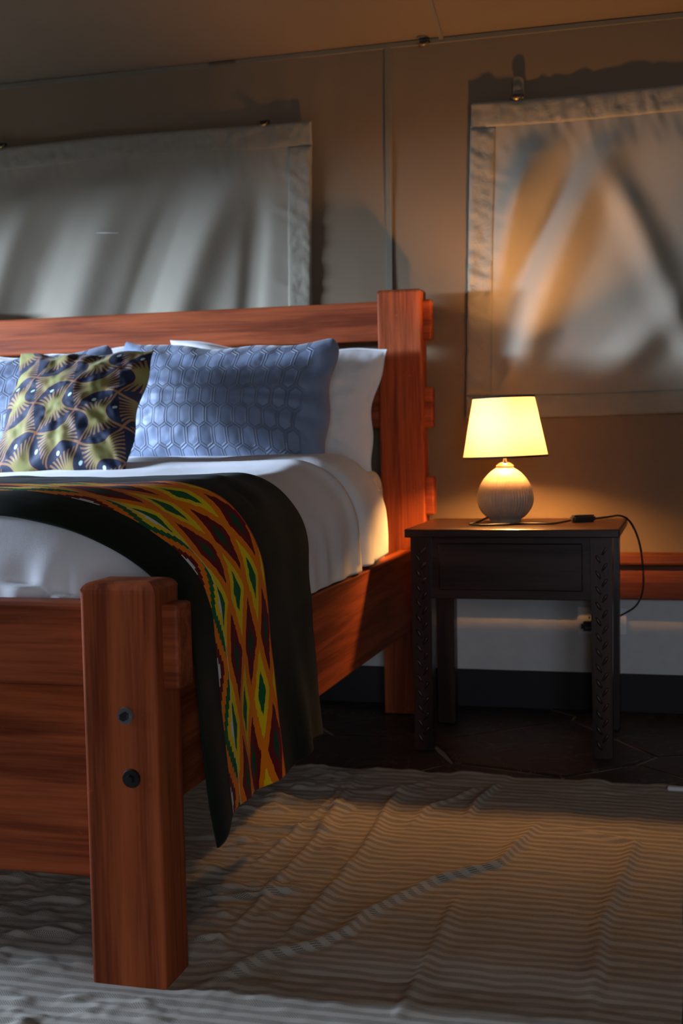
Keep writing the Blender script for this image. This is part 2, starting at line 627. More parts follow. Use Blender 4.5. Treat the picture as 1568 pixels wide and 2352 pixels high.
# ------------------------------------------------------------------ window flaps
def toggle(parent, x, z, y, tab=False, name='toggle'):
    """brass turn-button: small plate, half ring and a canvas tab behind."""
    bm = bmesh.new()
    add_box(bm, x - 0.016, x + 0.016, y - 0.004, y + 0.004, z - 0.006, z + 0.004)
    bmesh.ops.bevel(bm, geom=bm.edges[:], offset=0.0015, segments=1, affect='EDGES')
    plate = link(name, bm_mesh(name, bm), BLACK_STEEL, parent)
    pts = [Vector((x - 0.004 + 0.015 * math.cos(a), y - 0.006 - 0.010 * math.sin(a), z - 0.002 - 0.012 * math.sin(a))) for a in np.linspace(0, math.pi, 9)]
    link('ring', tube_mesh('ring', pts, 0.0026, 8), BRASS, plate, smooth=True)
    if tab:
        bm = bmesh.new()
        pts = [(-0.017, -0.01), (0.017, -0.01), (0.017, 0.04)] + [(0.017 * math.cos(a), 0.04 + 0.017 * math.sin(a)) for a in np.linspace(0.3, math.pi - 0.3, 6)] + [(-0.017, 0.04)]
        fr = [bm.verts.new((x + p, y + 0.001, z + q)) for p, q in pts]
        bk = [bm.verts.new((x + p, y + 0.005, z + q)) for p, q in pts]
        bm.faces.new(fr); bm.faces.new(bk[::-1])
        for k in range(len(pts)): bm.faces.new((fr[k], fr[(k + 1) % len(pts)], bk[(k + 1) % len(pts)], bk[k]))
        link('tab', bm_mesh('tab', bm), CANVAS_S, plate)


def flap(x0, x1, z0, z1, disp, label, inner_edge, hooks, tabs, marks=()):
    """a window cover: bellied cloth with a raised hem round it. inner_edge: 'right' or 'left' hem column."""
    root = empty('canvas_window_flap', ((x0 + x1) / 2, YB - 0.02, z0))
    props(root, label, 'window flap')
    nx, nz = int((x1 - x0) / 0.006), int((z1 - z0) / 0.006)
    X, Z = np.meshgrid(np.linspace(x0, x1, nx), np.linspace(z0, z1, nz), indexing='ij')
    HT, HS = 0.075, 0.078

    def skew(X, Z):      # the free side edge hangs a touch outwards
        t = (z1 - Z) / (z1 - z0)
        if inner_edge == 'right': return X - 0.022 * t * (X - x0) / (x1 - x0)
        return X - 0.030 * t * (x1 - X) / (x1 - x0)

    def D(X, Z):
        ein = np.minimum(np.minimum(X - x0, x1 - X), np.minimum(Z - z0, z1 - Z))
        d = disp(X, Z) * sstep(0.035, 0.17, ein)
        d = 0.5 * (d - 0.010 + np.sqrt((d + 0.010) ** 2 + 0.012 ** 2))      # never sinks into the wall behind
        puck = 0.003 * (vnoise(X * 45 + Z * 12, Z * 10, 5)) * sstep(0.22, 0.06, z1 - Z)
        puck += 0.0035 * vnoise(Z * 42 + X * 18, X * 8, 8) * sstep(0.16, 0.03, np.minimum(X - x0, x1 - X))
        return d + puck + 0.0012 * fbm(X * 9, Z * 6, 4, 2)
    dd = D(X, Z)
    P = np.stack([skew(X, Z), YB - 0.036 - dd, Z - 0.004 * np.sin((X - x0) * 5)], -1)
    o = link('cloth', grid_mesh('cloth', P), CANVAS_G, root, smooth=True)
    o.modifiers.new('thickness', 'SOLIDIFY').thickness = 0.003

    def hem(name, a0, a1, b0, b1):
        X, Z = np.meshgrid(np.linspace(a0, a1, max(6, int((a1 - a0) / 0.006))), np.linspace(b0, b1, max(6, int((b1 - b0) / 0.006))), indexing='ij')
        ed = np.minimum(np.minimum(X - a0, a1 - X), np.minimum(Z - b0, b1 - Z))
        st = 0.0022 * np.exp(-((ed - 0.009) / 0.0035) ** 2)
        lift = 0.0045 * sstep(0, 0.005, ed) - st + 0.0022 * vnoise(X * 55, Z * 55, 11) * sstep(0, 0.01, ed)
        P = np.stack([skew(X, Z), YB - 0.0372 - D(X, Z) - lift, Z - 0.004 * np.sin((X - x0) * 5)], -1)
        h = link(name, grid_mesh(name, P), CANVAS_H, root, smooth=True)
        h.modifiers.new('thickness', 'SOLIDIFY').thickness = 0.002
    hem('top_hem', x0, x1, z1 - HT, z1)
    hem('bottom_hem', x0, x1, z0, z0 + 0.07)
    if inner_edge == 'right': hem('side_hem', x1 - HS, x1, z0 + 0.07, z1 - HT)
    else: hem('side_hem', x0, x0 + HS, z0 + 0.07, z1 - HT)
    for mxx, mz, wd in marks:                 # a short thin pale line, slightly raised
        xs = np.linspace(mxx, mxx + wd, 9)
        ys = YB - 0.0365 - D(xs, np.full(9, mz)) - 0.0005
        pts = [Vector((float(skew(a, mz)), float(b), mz - 0.004 * math.sin((a - x0) * 5) - 0.003 * k / 8)) for k, (a, b) in enumerate(zip(xs, ys))]
        t = link('pale_line', tube_mesh('pale_line', pts, [0.0004 + 0.0011 * math.sin(math.pi * k / 8) for k in range(9)], 6), WHITE_SHEET, root)
        t['label'] = 'short thin pale line on the flap cloth'
    for hx, hz in hooks:
        toggle(root, hx, hz, YB - 0.040, tab=tabs)
    return root


def disp1(X, Z):
    # diagonal folds falling from the top right down to the left
    s = X + 0.52 * (1.85 - Z) - 0.14 * (1.85 - Z) ** 2
    d = 0.030 * np.exp(-((s + 1.335) / 0.075) ** 2) + 0.026 * np.exp(-((s + 1.72) / 0.085) ** 2) + 0.024 * np.exp(-((s + 2.05) / 0.06) ** 2)
    d -= 0.026 * np.exp(-((s + 1.505) / 0.055) ** 2) + 0.014 * np.exp(-((s + 1.90) / 0.05) ** 2)
    d -= 0.020 * np.exp(-((X + 1.30 + 0.10 * (1.85 - Z)) / 0.035) ** 2) * sstep(1.75, 1.45, Z)
    t = (1.85 - Z) / 0.95
    return 1.45 * d * sstep(0.0, 0.4, t) + 0.010 * np.sin(np.pi * np.clip(t, 0, 1))


def disp2(X, Z):
    s = X + 0.50 * (1.85 - Z) - 0.12 * (1.85 - Z) ** 2
    d = 0.030 * np.exp(-((s + 0.375) / 0.06) ** 2) + 0.020 * np.exp(-((s + 0.16) / 0.06) ** 2)
    d -= 0.020 * np.exp(-((s + 0.50) / 0.045) ** 2) + 0.018 * np.exp(-((s + 0.265) / 0.045) ** 2)
    s2 = X - 0.45 * (1.85 - Z)
    d += 0.016 * np.exp(-((s2 + 0.32) / 0.05) ** 2) * sstep(1.75, 1.5, Z)
    s3 = X + 0.9 * (1.15 - Z)
    d += 0.022 * np.exp(-((s3 + 0.10) / 0.08) ** 2) * sstep(1.35, 1.1, Z)
    t = (1.85 - Z) / 0.95
    return 1.6 * d * sstep(0.0, 0.35, t) + 0.018 * np.sin(np.pi * np.clip(t, 0, 1)) + 0.01 * vnoise(X * 5, Z * 4, 44)


flap(-2.75, -1.150, 0.885, 1.853, disp1, 'grey-green canvas window flap with diagonal folds hanging behind the bed headboard', 'right',
     [(-2.240, 1.862), (-1.305, 1.858)], False, [(-1.880, 1.535, 0.075)])
flap(-0.645, 0.62, 0.905, 1.858, disp2, 'tan canvas window flap hanging above the lit table lamp', 'left', [(-0.500, 1.868)], True)
hook = empty('brass_toggle', (-0.785, YB - 0.02, 2.058))
props(hook, 'small brass toggle on the seam between canvas wall and roof', 'toggle')
toggle(hook, -0.785, 2.058, YB - 0.030, name='plate')

# ------------------------------------------------------------------ bed frame
BX = -1.62                                   # centre line of the bed
bed = empty('bed', (BX, 2.8, 0.0))
props(bed, 'heavy reddish-brown wooden bed frame with square posts and through-tenoned rails', 'bed')


def mx(x0, x1, left):
    return (2 * BX - x1, 2 * BX - x0) if left else (x0, x1)


for left in (False, True):
    a, b = mx(-0.919, -0.782, left)
    box('head_post', (a, b, 3.75, 3.826, 0.0, 1.296), W_Z, bed, 0.007, top_round=0.012)
    a, b = mx(-0.921, -0.795, left)
    fp = box('foot_post', (a, b, 1.775, 1.872, 0.0, 0.645), W_Z, bed, 0.006, top_round=0.018)
    for bz, bxx, dark in ((0.4375, -0.8475, False), (0.3385, -0.8420, True)):
        bx_ = bxx if not left else 2 * BX - bxx
        m = Matrix.Translation((bx_, 1.773, bz)) @ Matrix.Rotation(math.pi / 2, 4, 'X')
        bm = bmesh.new()
        if not dark:
            bmesh.ops.create_cone(bm, cap_ends=True, segments=32, radius1=0.0138, radius2=0.0130, depth=0.005, matrix=m)
        else:
            bmesh.ops.create_cone(bm, cap_ends=True, segments=32, radius1=0.0155, radius2=0.0135, depth=0.005, matrix=m)
        w = link('washer', bm_mesh('washer', bm), STEEL if not dark else BLACK_STEEL, bed)
        bm = bmesh.new()
        m2 = Matrix.Translation((bx_, 1.767, bz)) @ Matrix.Rotation(math.pi / 2, 4, 'X')
        bmesh.ops.create_cone(bm, cap_ends=True, segments=6, radius1=0.0075, radius2=0.0070, depth=0.009, matrix=m2)
        link('bolt_head', bm_mesh('bolt_head', bm), BLACK_STEEL, w)
    a, b = mx(-0.865, -0.820, left)
    box('side_rail', (a, b, 1.868, 3.754, 0.268, 0.506), W_Y, bed, 0.004)
    a, b = mx(-0.895, -0.864, left)
    box('slat_ledge', (a, b, 1.872, 3.75, 0.36, 0.40), W_Y, bed, 0)
tn = -0.756
for z0, z1 in ((1.144, 1.264), (0.878, 1.000), (0.611, 0.729)):
    box('head_rail', (2 * BX - tn, tn, 3.772, 3.808, z0, z1), W_X, bed, 0.006)
box('foot_rail', (2 * BX + 0.7685, -0.7685, 1.803, 1.862, 0.474, 0.608), W_X, bed, 0.006)
box('foot_panel', (2 * BX + 0.91, -0.91, 1.820, 1.850, 0.158, 0.476), W_X, bed, 0.003)
for k in range(9):
    y = 1.95 + k * 0.215
    box('slat', (2 * BX + 0.868, -0.868, y, y + 0.07, 0.3995, 0.418), W_X, bed, 0)

# ------------------------------------------------------------------ mattress
def quilt_mat():
    m = Mat('quilted_mattress_cover')
    x, y, z = m.obj()
    s = 34.0
    a = (y * s).tri(); b = (z * s + x * s).tri()
    h = (a.smooth(0, 0.35)) * (b.smooth(0, 0.35))
    n = m.noise(m.vec(x, y, z), 30, 3)
    m.set(Base_Color=m.mix(n, (0.76, 0.73, 0.66), (0.82, 0.79, 0.72)), Roughness=0.9)
    m.bump(h + n * 0.3, 0.7, 0.006)
    return m.m


def mattress():
    x0, x1, y0, y1, z0, z1 = 2 * BX + 0.872, -0.872, 1.905, 3.742, 0.418, 0.752
    cx, cy = (x0 + x1) / 2, (y0 + y1) / 2
    nu, nv = 220, 40
    V = []
    th = np.linspace(0, 2 * np.pi, nu, endpoint=False)
    e = 0.16
    ex = np.sign(np.cos(th)) * np.abs(np.cos(th)) ** e; ey = np.sign(np.sin(th)) * np.abs(np.sin(th)) ** e
    prof = [(0.0, z0), (0.5, z0), (0.965, z0), (0.985, z0 + 0.01)]
    for t in np.linspace(0, 1, 24):
        z = z0 + 0.03 + t * 0.235
        prof.append((1.0 + 0.012 * math.sin(math.pi * (0.15 + 0.7 * t)), z))
    for t in np.linspace(0.1, 1, 9):
        prof.append((1.0 + 0.006 - 0.046 * (1 - math.cos(t * math.pi / 2)), z0 + 0.265 + (z1 - z0 - 0.265) * math.sin(t * math.pi / 2)))
    prof += [(0.8, z1 + 0.001), (0.4, z1 + 0.002), (0.0, z1 + 0.002)]
    P = np.zeros((nu, len(prof), 3))
    for k, (r, z) in enumerate(prof):
        rr = max(r, 0.001)
        hx, hy = (x1 - x0) / 2, (y1 - y0) / 2
        if r > 0.9:
            P[:, k, 0] = cx + ex * (hx - (1 - r) * hx * 0.8); P[:, k, 1] = cy + ey * (hy - (1 - r) * hx * 0.4 if r < 1 else hy)
        else:
            P[:, k, 0] = cx + ex * hx * rr; P[:, k, 1] = cy + ey * hy * rr
        P[:, k, 2] = z
    up = sstep(0.5, 0.66, P[:, :, 2]); ft = sstep(2.60, 2.0, P[:, :, 1])
    P[:, :, 2] -= 0.19 * up * ft
    P[:, :, 0] -= np.sign(P[:, :, 0] - cx) * 0.10 * up * ft * sstep(0.3, 0.75, np.abs(P[:, :, 0] - cx))
    P[:, :, 1] += 0.05 * up * ft
    hid = up * sstep(3.45, 3.25, P[:, :, 1])
    P[:, :, 2] -= 0.03 * hid
    P[:, :, 0] -= np.sign(P[:, :, 0] - cx) * 0.02 * hid * sstep(0.3, 0.6, np.abs(P[:, :, 0] - cx))
    sag = 0.004 * vnoise(P[:, :, 1] * 14, P[:, :, 2] * 10, 6)
    P[:, :, 0] += sag * (P[:, :, 2] > z0 + 0.02)
    o = link('mattress', grid_mesh('mattress', P, close_u=True), quilt_mat(), None, (cx, cy, z0), smooth=True)
    props(o, 'white checked mattress showing beside the head post of the bed', 'mattress')


mattress()


# ------------------------------------------------------------------ duvet, folded sheet and runner share one cross-section
def section(a, y, off=0.0, bottom=0.512, hang=0.0, edge=None):
    """right half of the bedding section: a in 0..1 runs from the centre line over the edge and down.
    returns X, Z (arrays)."""
    a, y = np.broadcast_arrays(a, y)
    q = np.clip((2.10 - y) / 0.215, 0, 0.999)
    topz = 0.560 + 0.209 * (1 - q ** 2.5) ** 0.4
    topz = topz + 0.026 * sstep(2.85, 3.2, y) + off
    f = sstep(2.45, 1.95, y)                       # foot corner is rounder
    E = -0.823 - 0.022 * f + off
    if edge is not None: E = np.full(y.shape, edge)
    Rx = 0.165 + (0.18 if edge is None else 0.24) * f; Rz = 0.172 + (0.06 if edge is None else 0.085) * f + 0.02 * sstep(2.9, 3.2, y)
    Rz = np.minimum(Rz, topz - bottom - 0.02)
    xs = E - Rx
    L1 = xs - BX; L2 = 0.5 * math.pi * np.sqrt((Rx ** 2 + Rz ** 2) / 2); L3 = (topz - Rz) - bottom
    s = a * (L1 + L2 + L3)
    X = np.where(s < L1, BX + s, 0); Z = np.where(s < L1, topz, 0)
    th = np.clip((s - L1) / L2, 0, 1) * math.pi / 2
    m2 = (s >= L1) & (s < L1 + L2)
    X = np.where(m2, xs + Rx * np.sin(th), X); Z = np.where(m2, topz - Rz + Rz * np.cos(th), Z)
    m3 = s >= L1 + L2
    d = s - L1 - L2
    X = np.where(m3, E + hang * (d / np.maximum(L3, 1e-3)), X)
    Z = np.where(m3, topz - Rz - d, Z)
    return X, Z, s


def bed_cloth(name, ys, na, off, bottom, hang, wrinkle, mat, parent=None, origin=None, thick=0.006, edge=None):
    a = np.linspace(0, 1, na)
    A, Y = np.meshgrid(a, ys, indexing='ij')
    X, Z, S = section(A, Y, off, bottom, hang, edge)
    right = np.stack([X, Y, Z], -1)
    left = right.copy(); left[..., 0] = 2 * BX - left[..., 0]
    P = np.concatenate([left[::-1], right[1:]], 0)
    SS = np.concatenate([-S[::-1], S[1:]], 0); YY = np.concatenate([Y[::-1], Y[1:]], 0)
    # normals for wrinkle displacement
    du = np.gradient(P, axis=0); dv = np.gradient(P, axis=1)
    N = np.cross(dv, du); N /= np.linalg.norm(N, axis=-1, keepdims=True) + 1e-9
    N = np.where(N[..., 2:3] < -0.2, -N, N)
    out = np.sign(P[..., 0] - BX)
    flip = (N[..., 0] * out < -0.3)
    N = np.where(flip[..., None], -N, N)
    P2 = wrinkle(P, N, SS, YY)
    uv = np.stack([SS, YY], -1)
    o = link(name, grid_mesh(name, P2, uv), mat, parent, origin, smooth=True)
    md = o.modifiers.new('thickness', 'SOLIDIFY')
    md.thickness = thick; md.offset = -1
    return o


def foot_ys(n0=40, n1=150, y1=3.12):
    t = np.linspace(0, 1, n0)
    return np.concatenate([1.886 + 0.22 * t ** 2.2, np.linspace(2.112, y1, n1)])


def duvet_soft(S, Y):
    return 0.0045 * fbm(S * 5, Y * 4, 12, 2) + 0.003 * vnoise(S * 3 + Y * 9, Y * 2, 15)


def duvet_wr(P, N, S, Y):
    X = P[..., 0]; Z = P[..., 2]
    foot = sstep(2.02, 1.892, Y)
    low = sstep(0.70, 0.58, Z) * sstep(2.1, 2.0, Y)
    g = 0.006 * low * (np.sin(X * 80 + 2.2 * np.sin(X * 13)) * 0.5 + vnoise(X * 24, Y * 4, 2)) + 0.004 * foot * vnoise(X * 9, Y * 3, 7)
    side = sstep(0.70, 0.52, Z) * sstep(1.95, 2.1, Y)
    g2 = 0.006 * side * (np.sin(Y * 34 + 2 * np.sin(Y * 9)) * 0.5 + vnoise(Y * 11, Z * 5, 3))
    soft = duvet_soft(S, Y)
    edge = 0.010 * np.exp(-((Y - 3.07) / 0.03) ** 2)
    D = g + g2 + soft + edge
    D = np.where(Z < 0.53, np.minimum(D, 0.004), D)
    Q = P + N * D[..., None]
    # a diagonal crease on the side by the runner
    cr = ridge(Y, Z, [(2.72, 0.72), (2.80, 0.62), (2.83, 0.52)], 0.035, 0.003) * (X > BX)
    Q[..., 0] += cr
    return Q


duvet_root = empty('duvet', (BX, 2.6, 0.5))
props(duvet_root, 'plump white duvet spread over the bed under the dark runner', 'duvet')
bed_cloth('cover', foot_ys(), 170, 0.0, 0.512, 0.006, duvet_wr, WHITE_SHEET, duvet_root, thick=0.018)


def fold_wr(P, N, S, Y):
    X = P[..., 0]; Z = P[..., 2]
    roll = np.clip((3.47 - Y) / 0.06, 0, 1)
    D = 0.004 * fbm(S * 6, Y * 5, 42, 3) - 0.020 * (1 - np.sqrt(np.clip(1 - (1 - roll) ** 2, 0, 1)))
    D += 0.012 * sstep(3.12, 3.24, Y) * sstep(3.47, 3.36, Y) - 0.034 * sstep(3.20, 3.11, Y)
    side = sstep(0.68, 0.52, Z)
    D += 0.005 * side * vnoise(Y * 14, Z * 6, 43)
    Q = P + N * D[..., None]
    side_in = sstep(0.80, 0.66, Z) * np.sign(X - BX)
    Q[..., 0] -= 0.004 * side_in
    # the lower hem lifts away from the rail towards the head
    Q[..., 2] += 0.012 * sstep(3.2, 3.46, Y) * sstep(0.6, 0.51, Z)
    return Q


bed_cloth('folded_back_edge', np.linspace(2.98, 3.47, 70), 150, 0.0015, 0.518, 0.0, fold_wr, WHITE_SHEET, duvet_root, thick=0.020)


# ---- the runner
RY0, RY1 = 1.955, 2.622
BAND0, BAND1 = 2.045, 2.318


def runner_mat():
    m = Mat('green_runner_with_woven_band')
    s, y = m.uv()
    sa = s.abs()
    n0 = m.noise(m.vec(s * 3.0, y * 60.0, 0.0), 1.0, 3)
    wob = (m.noise(m.vec(s * 45.0, y * 150.0, 0.0), 1.0, 2) - 0.5)
    P = 0.2245
    v = (sa - 1.006) / P                         # 0 at the rows of maroon lozenges
    q = (y - BAND0) / (BAND1 - BAND0)
    # left strip: stepped lattice
    ql = q / 0.15
    t = v.tri()
    tst = ((t * 9.0).floor() + 0.5) / 9.0
    p = ql * 0.45 + tst * 0.55
    WHITE, MAR, ORA, GRN, YEL = (0.74, 0.74, 0.72), (0.16, 0.006, 0.010), (0.95, 0.23, 0.004), (0.006, 0.125, 0.030), (0.92, 0.62, 0.010)
    cl = m.mix(p.gt(0.13), WHITE, MAR)
    cl = m.mix(p.gt(0.29), cl, ORA)
    cl = m.mix(p.gt(0.50), cl, GRN)
    cl = m.mix(p.gt(0.69), cl, YEL)
    cl = m.mix(p.gt(0.87), cl, WHITE)
    # right part: lozenges
    qr = (q - 0.15) / 0.85 + wob * 0.05
    tx = ((qr - 0.19) / 0.345).tri()
    tv = v.tri()
    g = tx + tv + wob * 0.10
    cr = m.mix(g.gt(0.30), (0.004, 0.065, 0.022), MAR)
    cr = m.mix(g.gt(0.74), cr, ORA)
    cr = m.mix(g.gt(1.22), cr, YEL)
    cr = m.mix(g.gt(1.60), cr, GRN)
    seam = (q - 0.15).abs().lt(0.005)
    cb = m.mix(q.gt(0.15), cl, cr)
    cb = m.mix(seam, cb, (0.75, 0.62, 0.32))
    inband = q.gt(0.0) * q.lt(1.0)
    edge = inband * q.gt(0.985)
    cb = m.mix(edge, cb, (0.55, 0.05, 0.01))
    green = m.mix(n0, (0.006, 0.009, 0.005), (0.013, 0.018, 0.010))
    col = m.mix(inband, green, cb)
    m.set(Base_Color=col, Roughness=0.8)
    m.b.inputs['Sheen Weight'].default_value = 0.03
    m.b.inputs['Specular IOR Level'].default_value = 0.12
    w = m.noise(m.vec(s * 900.0, y * 900.0, 0.0), 1.0, 1)
    m.bump(n0 * 0.6 + w * 0.15, 0.25, 0.003)
    return m.m


def runner_wr(P, N, S, Y):
    X = P[..., 0]; Z = P[..., 2]
    u = (Y - RY0) / (RY1 - RY0)
    hangz = sstep(0.60, 0.20, Z)
    D = duvet_soft(S, Y) + 0.005 + 0.0015 * fbm(S * 9, Y * 9, 61, 2) * (1 - 0.5 * hangz)
    # slack wrinkles on top, towards the middle of the bed
    top = sstep(0.70, 0.74, Z)
    D += np.abs(0.007 * vnoise(S * 3 + Y * 6, Y * 11, 63)) * top
    fold = 0.014 * np.sin(u * 2 * np.pi * 1.6 + 0.9) + 0.006 * np.sin(u * 2 * np.pi * 4.3 + Z * 3)
    D += fold * hangz * 0.9
    D += 0.012 * hangz
    Q = P + N * D[..., None]
    sx = np.where(Q[..., 0] > BX, Q[..., 0], 2 * BX - Q[..., 0])
    sx = np.where(Z < 0.53, np.maximum(sx, -0.812), sx)
    Q[..., 0] = np.where(Q[..., 0] > BX, sx, 2 * BX - sx)
    # near edge curls and drops to a point, far edge swings out a little
    right = (X > BX)
    low = sstep(0.50, 0.19, Z)
    near = np.exp(-(u / 0.10) ** 2)
    Q[..., 2] -= 0.030 * near * sstep(0.30, 0.19, Z)
    Q[..., 1] += 0.018 * near * sstep(0.28, 0.17, Z) - 0.012 * near * np.sin(np.pi * np.clip((0.62 - Z) / 0.45, 0, 1))
    Q[..., 1] -= 0.034 * np.exp(-(u / 0.2) ** 2) * low
    Q[..., 1] += 0.022 * u * low + 0.010 * np.sin(Z * 12 + 1.0) * hangz * (1 - u)
    Q[..., 2] += 0.010 * np.sin(u * 9.0 + 0.5) * sstep(0.30, 0.19, Z)
    return Q


RUN = runner_mat()
runner = bed_cloth('bed_runner', np.linspace(RY0, RY1, 150), 300, 0.007, 0.205, 0.014, runner_wr, RUN, None, (BX, 2.3, 0.2), thick=0.003, edge=-0.808)
props(runner, 'dark green cloth runner with a bright orange, maroon and yellow patterned band', 'bed runner')


# ------------------------------------------------------------------ pillows
def pillow_mesh(name, W, H, T, seed, res=90, pinch=0.10, flange=0.0, wr=0.006, ear=0.0, rnd=0.0, px=0.55):
    s = np.linspace(-1, 1, int(res * W / H)); t = np.linspace(-1, 1, res)
    s = np.sin(s * math.pi / 2) * 0.35 + s * 0.65; t = np.sin(t * math.pi / 2) * 0.35 + t * 0.65
    S, Tt = np.meshgrid(s, t, indexing='ij')
    cr = (np.abs(S) * np.abs(Tt)) ** 7
    x = S * W / 2 * (1 - pinch * px * (1 - Tt ** 2)) * (1 - rnd * cr * 0.6); z = Tt * H / 2 * (1 - pinch * (1 - S ** 2)) * (1 - rnd * cr)
    wav = 0.006 * np.sin(Tt * 7 + seed) * np.abs(S) ** 6
    x = x + wav
    z = z + 0.005 * np.sin(S * 9 + seed * 2) * np.abs(Tt) ** 6 + ear * (np.abs(S) ** 9) * (Tt > 0) * np.abs(Tt) ** 4
    k = 1 - flange
    sf = np.clip(np.abs(S) / k, 0, 1); tf = np.clip(np.abs(Tt) / k, 0, 1)
    th = T / 2 * ((1 - sf ** 2.4) ** 0.62) * ((1 - tf ** 2.2) ** 0.62)
    edge = np.minimum(1 - np.abs(S), 1 - np.abs(Tt))
    rad = 0.012 * np.sin(np.arctan2(Tt, S) * 16 + seed) * np.clip(edge * 5, 0, 1) * np.exp(-edge * 4)
    nf = wr * fbm(S * 3.5 * W / H, Tt * 3.5, seed, 3) * np.clip(edge * 6, 0, 1) + rad * 0.8
    nb = wr * fbm(S * 3.1 * W / H, Tt * 3.1, seed + 50, 3) * np.clip(edge * 6, 0, 1)
    th0 = 0.0015
    F = np.stack([x, -th - th0 - nf, z], -1); B = np.stack([x, th * 0.8 + th0 + nb, z], -1)
    nu, nv = S.shape
    V = np.concatenate([F.reshape(-1, 3), B.reshape(-1, 3)])
    uv = np.concatenate([np.stack([S * W / 2, Tt * H / 2], -1).reshape(-1, 2)] * 2)
    i = np.arange(nu * nv).reshape(nu, nv); j = i + nu * nv
    q = [np.stack([i[:-1, :-1], i[1:, :-1], i[1:, 1:], i[:-1, 1:]], -1).reshape(-1, 4),
         np.stack([j[:-1, :-1], j[:-1, 1:], j[1:, 1:], j[1:, :-1]], -1).reshape(-1, 4)]
    ring = np.concatenate([i[:, 0], i[-1, 1:], i[-2::-1, -1], i[0, -2:0:-1]])
    rj = ring + nu * nv
    q.append(np.stack([ring, rj, np.roll(rj, -1), np.roll(ring, -1)], -1))
    return raw_mesh(name, V, np.concatenate(q), uv)


def place_pillow(name, me, mat, loc, lean, roll=0.0, yaw=0.0):
    o = bpy.data.objects.new(name, me)
    COL.objects.link(o)
    if not me.materials: me.materials.append(mat)
    me.polygons.foreach_set('use_smooth', [True] * len(me.polygons))
    o.location = loc
    o.rotation_euler = (Matrix.Rotation(yaw, 3, 'Z') @ Matrix.Rotation(-lean, 3, 'X') @ Matrix.Rotation(roll, 3, 'Y')).to_euler()
    return o


def sham_mat():
    m = Mat('blue_quilted_satin')
    x, y = m.uv()
    # stitched honeycomb of tall cells with blunt points: width, straight side, point, row pitch
    w, st, ch = 0.0440, 0.050, 0.0150
    p = st + ch

    def cell(ox, oy):
        ax = ((x + ox).mod(w) - w / 2).abs(); ay = ((y + oy).mod(2 * p) - p).abs()
        k = 2 * ch / w
        return (w / 2 - ax).min(((st / 2 + ch) - ay - ax * k) / math.hypot(1, k))
    e = cell(0.0, 0.0).max(cell(w / 2, p))          # metres inside the cell border
    mask = x.abs().smooth(0.295, 0.265)
    line = (e - 0.0038).abs().smooth(0.0030, 0.0004)
    h = (e.smooth(0.0, 0.020) * 0.15 + line * 0.9) * mask
    n = m.noise(m.vec(x, y, 0.0), 18.0, 3)
    f = m.noise(m.vec(x * 1500.0, y * 1500.0, 0.0), 1.0, 1)
    m.set(Base_Color=m.mix(n, (0.155, 0.195, 0.29), (0.19, 0.235, 0.34)), Roughness=0.55)
    m.b.inputs['Sheen Weight'].default_value = 0.45
    m.b.inputs['Sheen Roughness'].default_value = 0.35
    m.b.inputs['Specular IOR Level'].default_value = 0.45
    m.bump(h + n * 0.2 + f * 0.03, 1.0, 0.005)
    return m.m


def cushion_mat():
    m = Mat('navy_and_olive_printed_cotton')
    x, y = m.uv()
    # checker of hourglass bundles: e1 runs down, e2 up to the right
    e1 = (0.0215, -0.093); e2 = (0.108, 0.068)
    det = e1[0] * e2[1] - e1[1] * e2[0]
    xx = x + 0.012; yy = y + 0.03
    p = (xx * e2[1] - yy * e2[0]) / det
    q = (yy * e1[0] - xx * e1[1]) / det
    ip = (p + 0.5).floor(); iq = (q + 0.5).floor()
    lp = (p - ip) * 2.0; lq = (q - iq) * 2.0      # -1..1 in the cell
    par = (ip + iq).mod(2.0)                      # 0: upright bundle, 1: slanted bundle
    along = lp + (lq - lp) * par
    cross = lq + (lp - lq) * par
    aa = along.abs()
    wdt = 0.42 + (along ** 2.0) * 0.66
    s = cross / wdt
    inside = s.abs().lt(1.0)
    n = m.noise(m.vec(x, y, 0.0), 60.0, 2)
    strand = (((s * 4.5 + 0.5).frac() - 0.5) * 2.0).abs()      # 0 on the axis of a ray
    fan = aa.smooth(0.12, 0.92)
    ray = 1.08 - fan * 0.80
    inray = strand.lt(ray)
    hair = ((s * 9.0).frac() - 0.5).abs() * 2.0
    OLIVE, GREEN, TEAL, NAVY, ORANGE = (0.33, 0.30, 0.085), (0.12, 0.24, 0.065), (0.012, 0.13, 0.115), (0.005, 0.010, 0.036), (0.50, 0.16, 0.05)
    body = m.mix(fan, OLIVE, GREEN)
    body = m.mix(hair * 0.5, body, (0.09, 0.10, 0.03))
    body = m.mix(aa.smooth(0.7, 1.0) * 0.6, body, TEAL)
    body = m.mix(inray, NAVY, body)
    rim = (strand - ray).abs().lt(0.14) * aa.gt(0.26)
    body = m.mix(rim * 0.85, body, ORANGE)
    body = m.mix(s.abs().gt(0.94) * 0.7, body, ORANGE)
    out = m.mix(n * 0.3, NAVY, (0.01, 0.03, 0.09))
    dx = cross - 0.84; dy = along + 0.10
    dot = (dx * dx + dy * dy).lt(0.010)
    out = m.mix(dot, out, (0.55, 0.78, 0.70))
    col = m.mix(inside, out, body)
    m.set(Base_Color=col, Roughness=0.75)
    m.b.inputs['Sheen Weight'].default_value = 0.1
    m.bump(n, 0.2, 0.002)
    return m.m


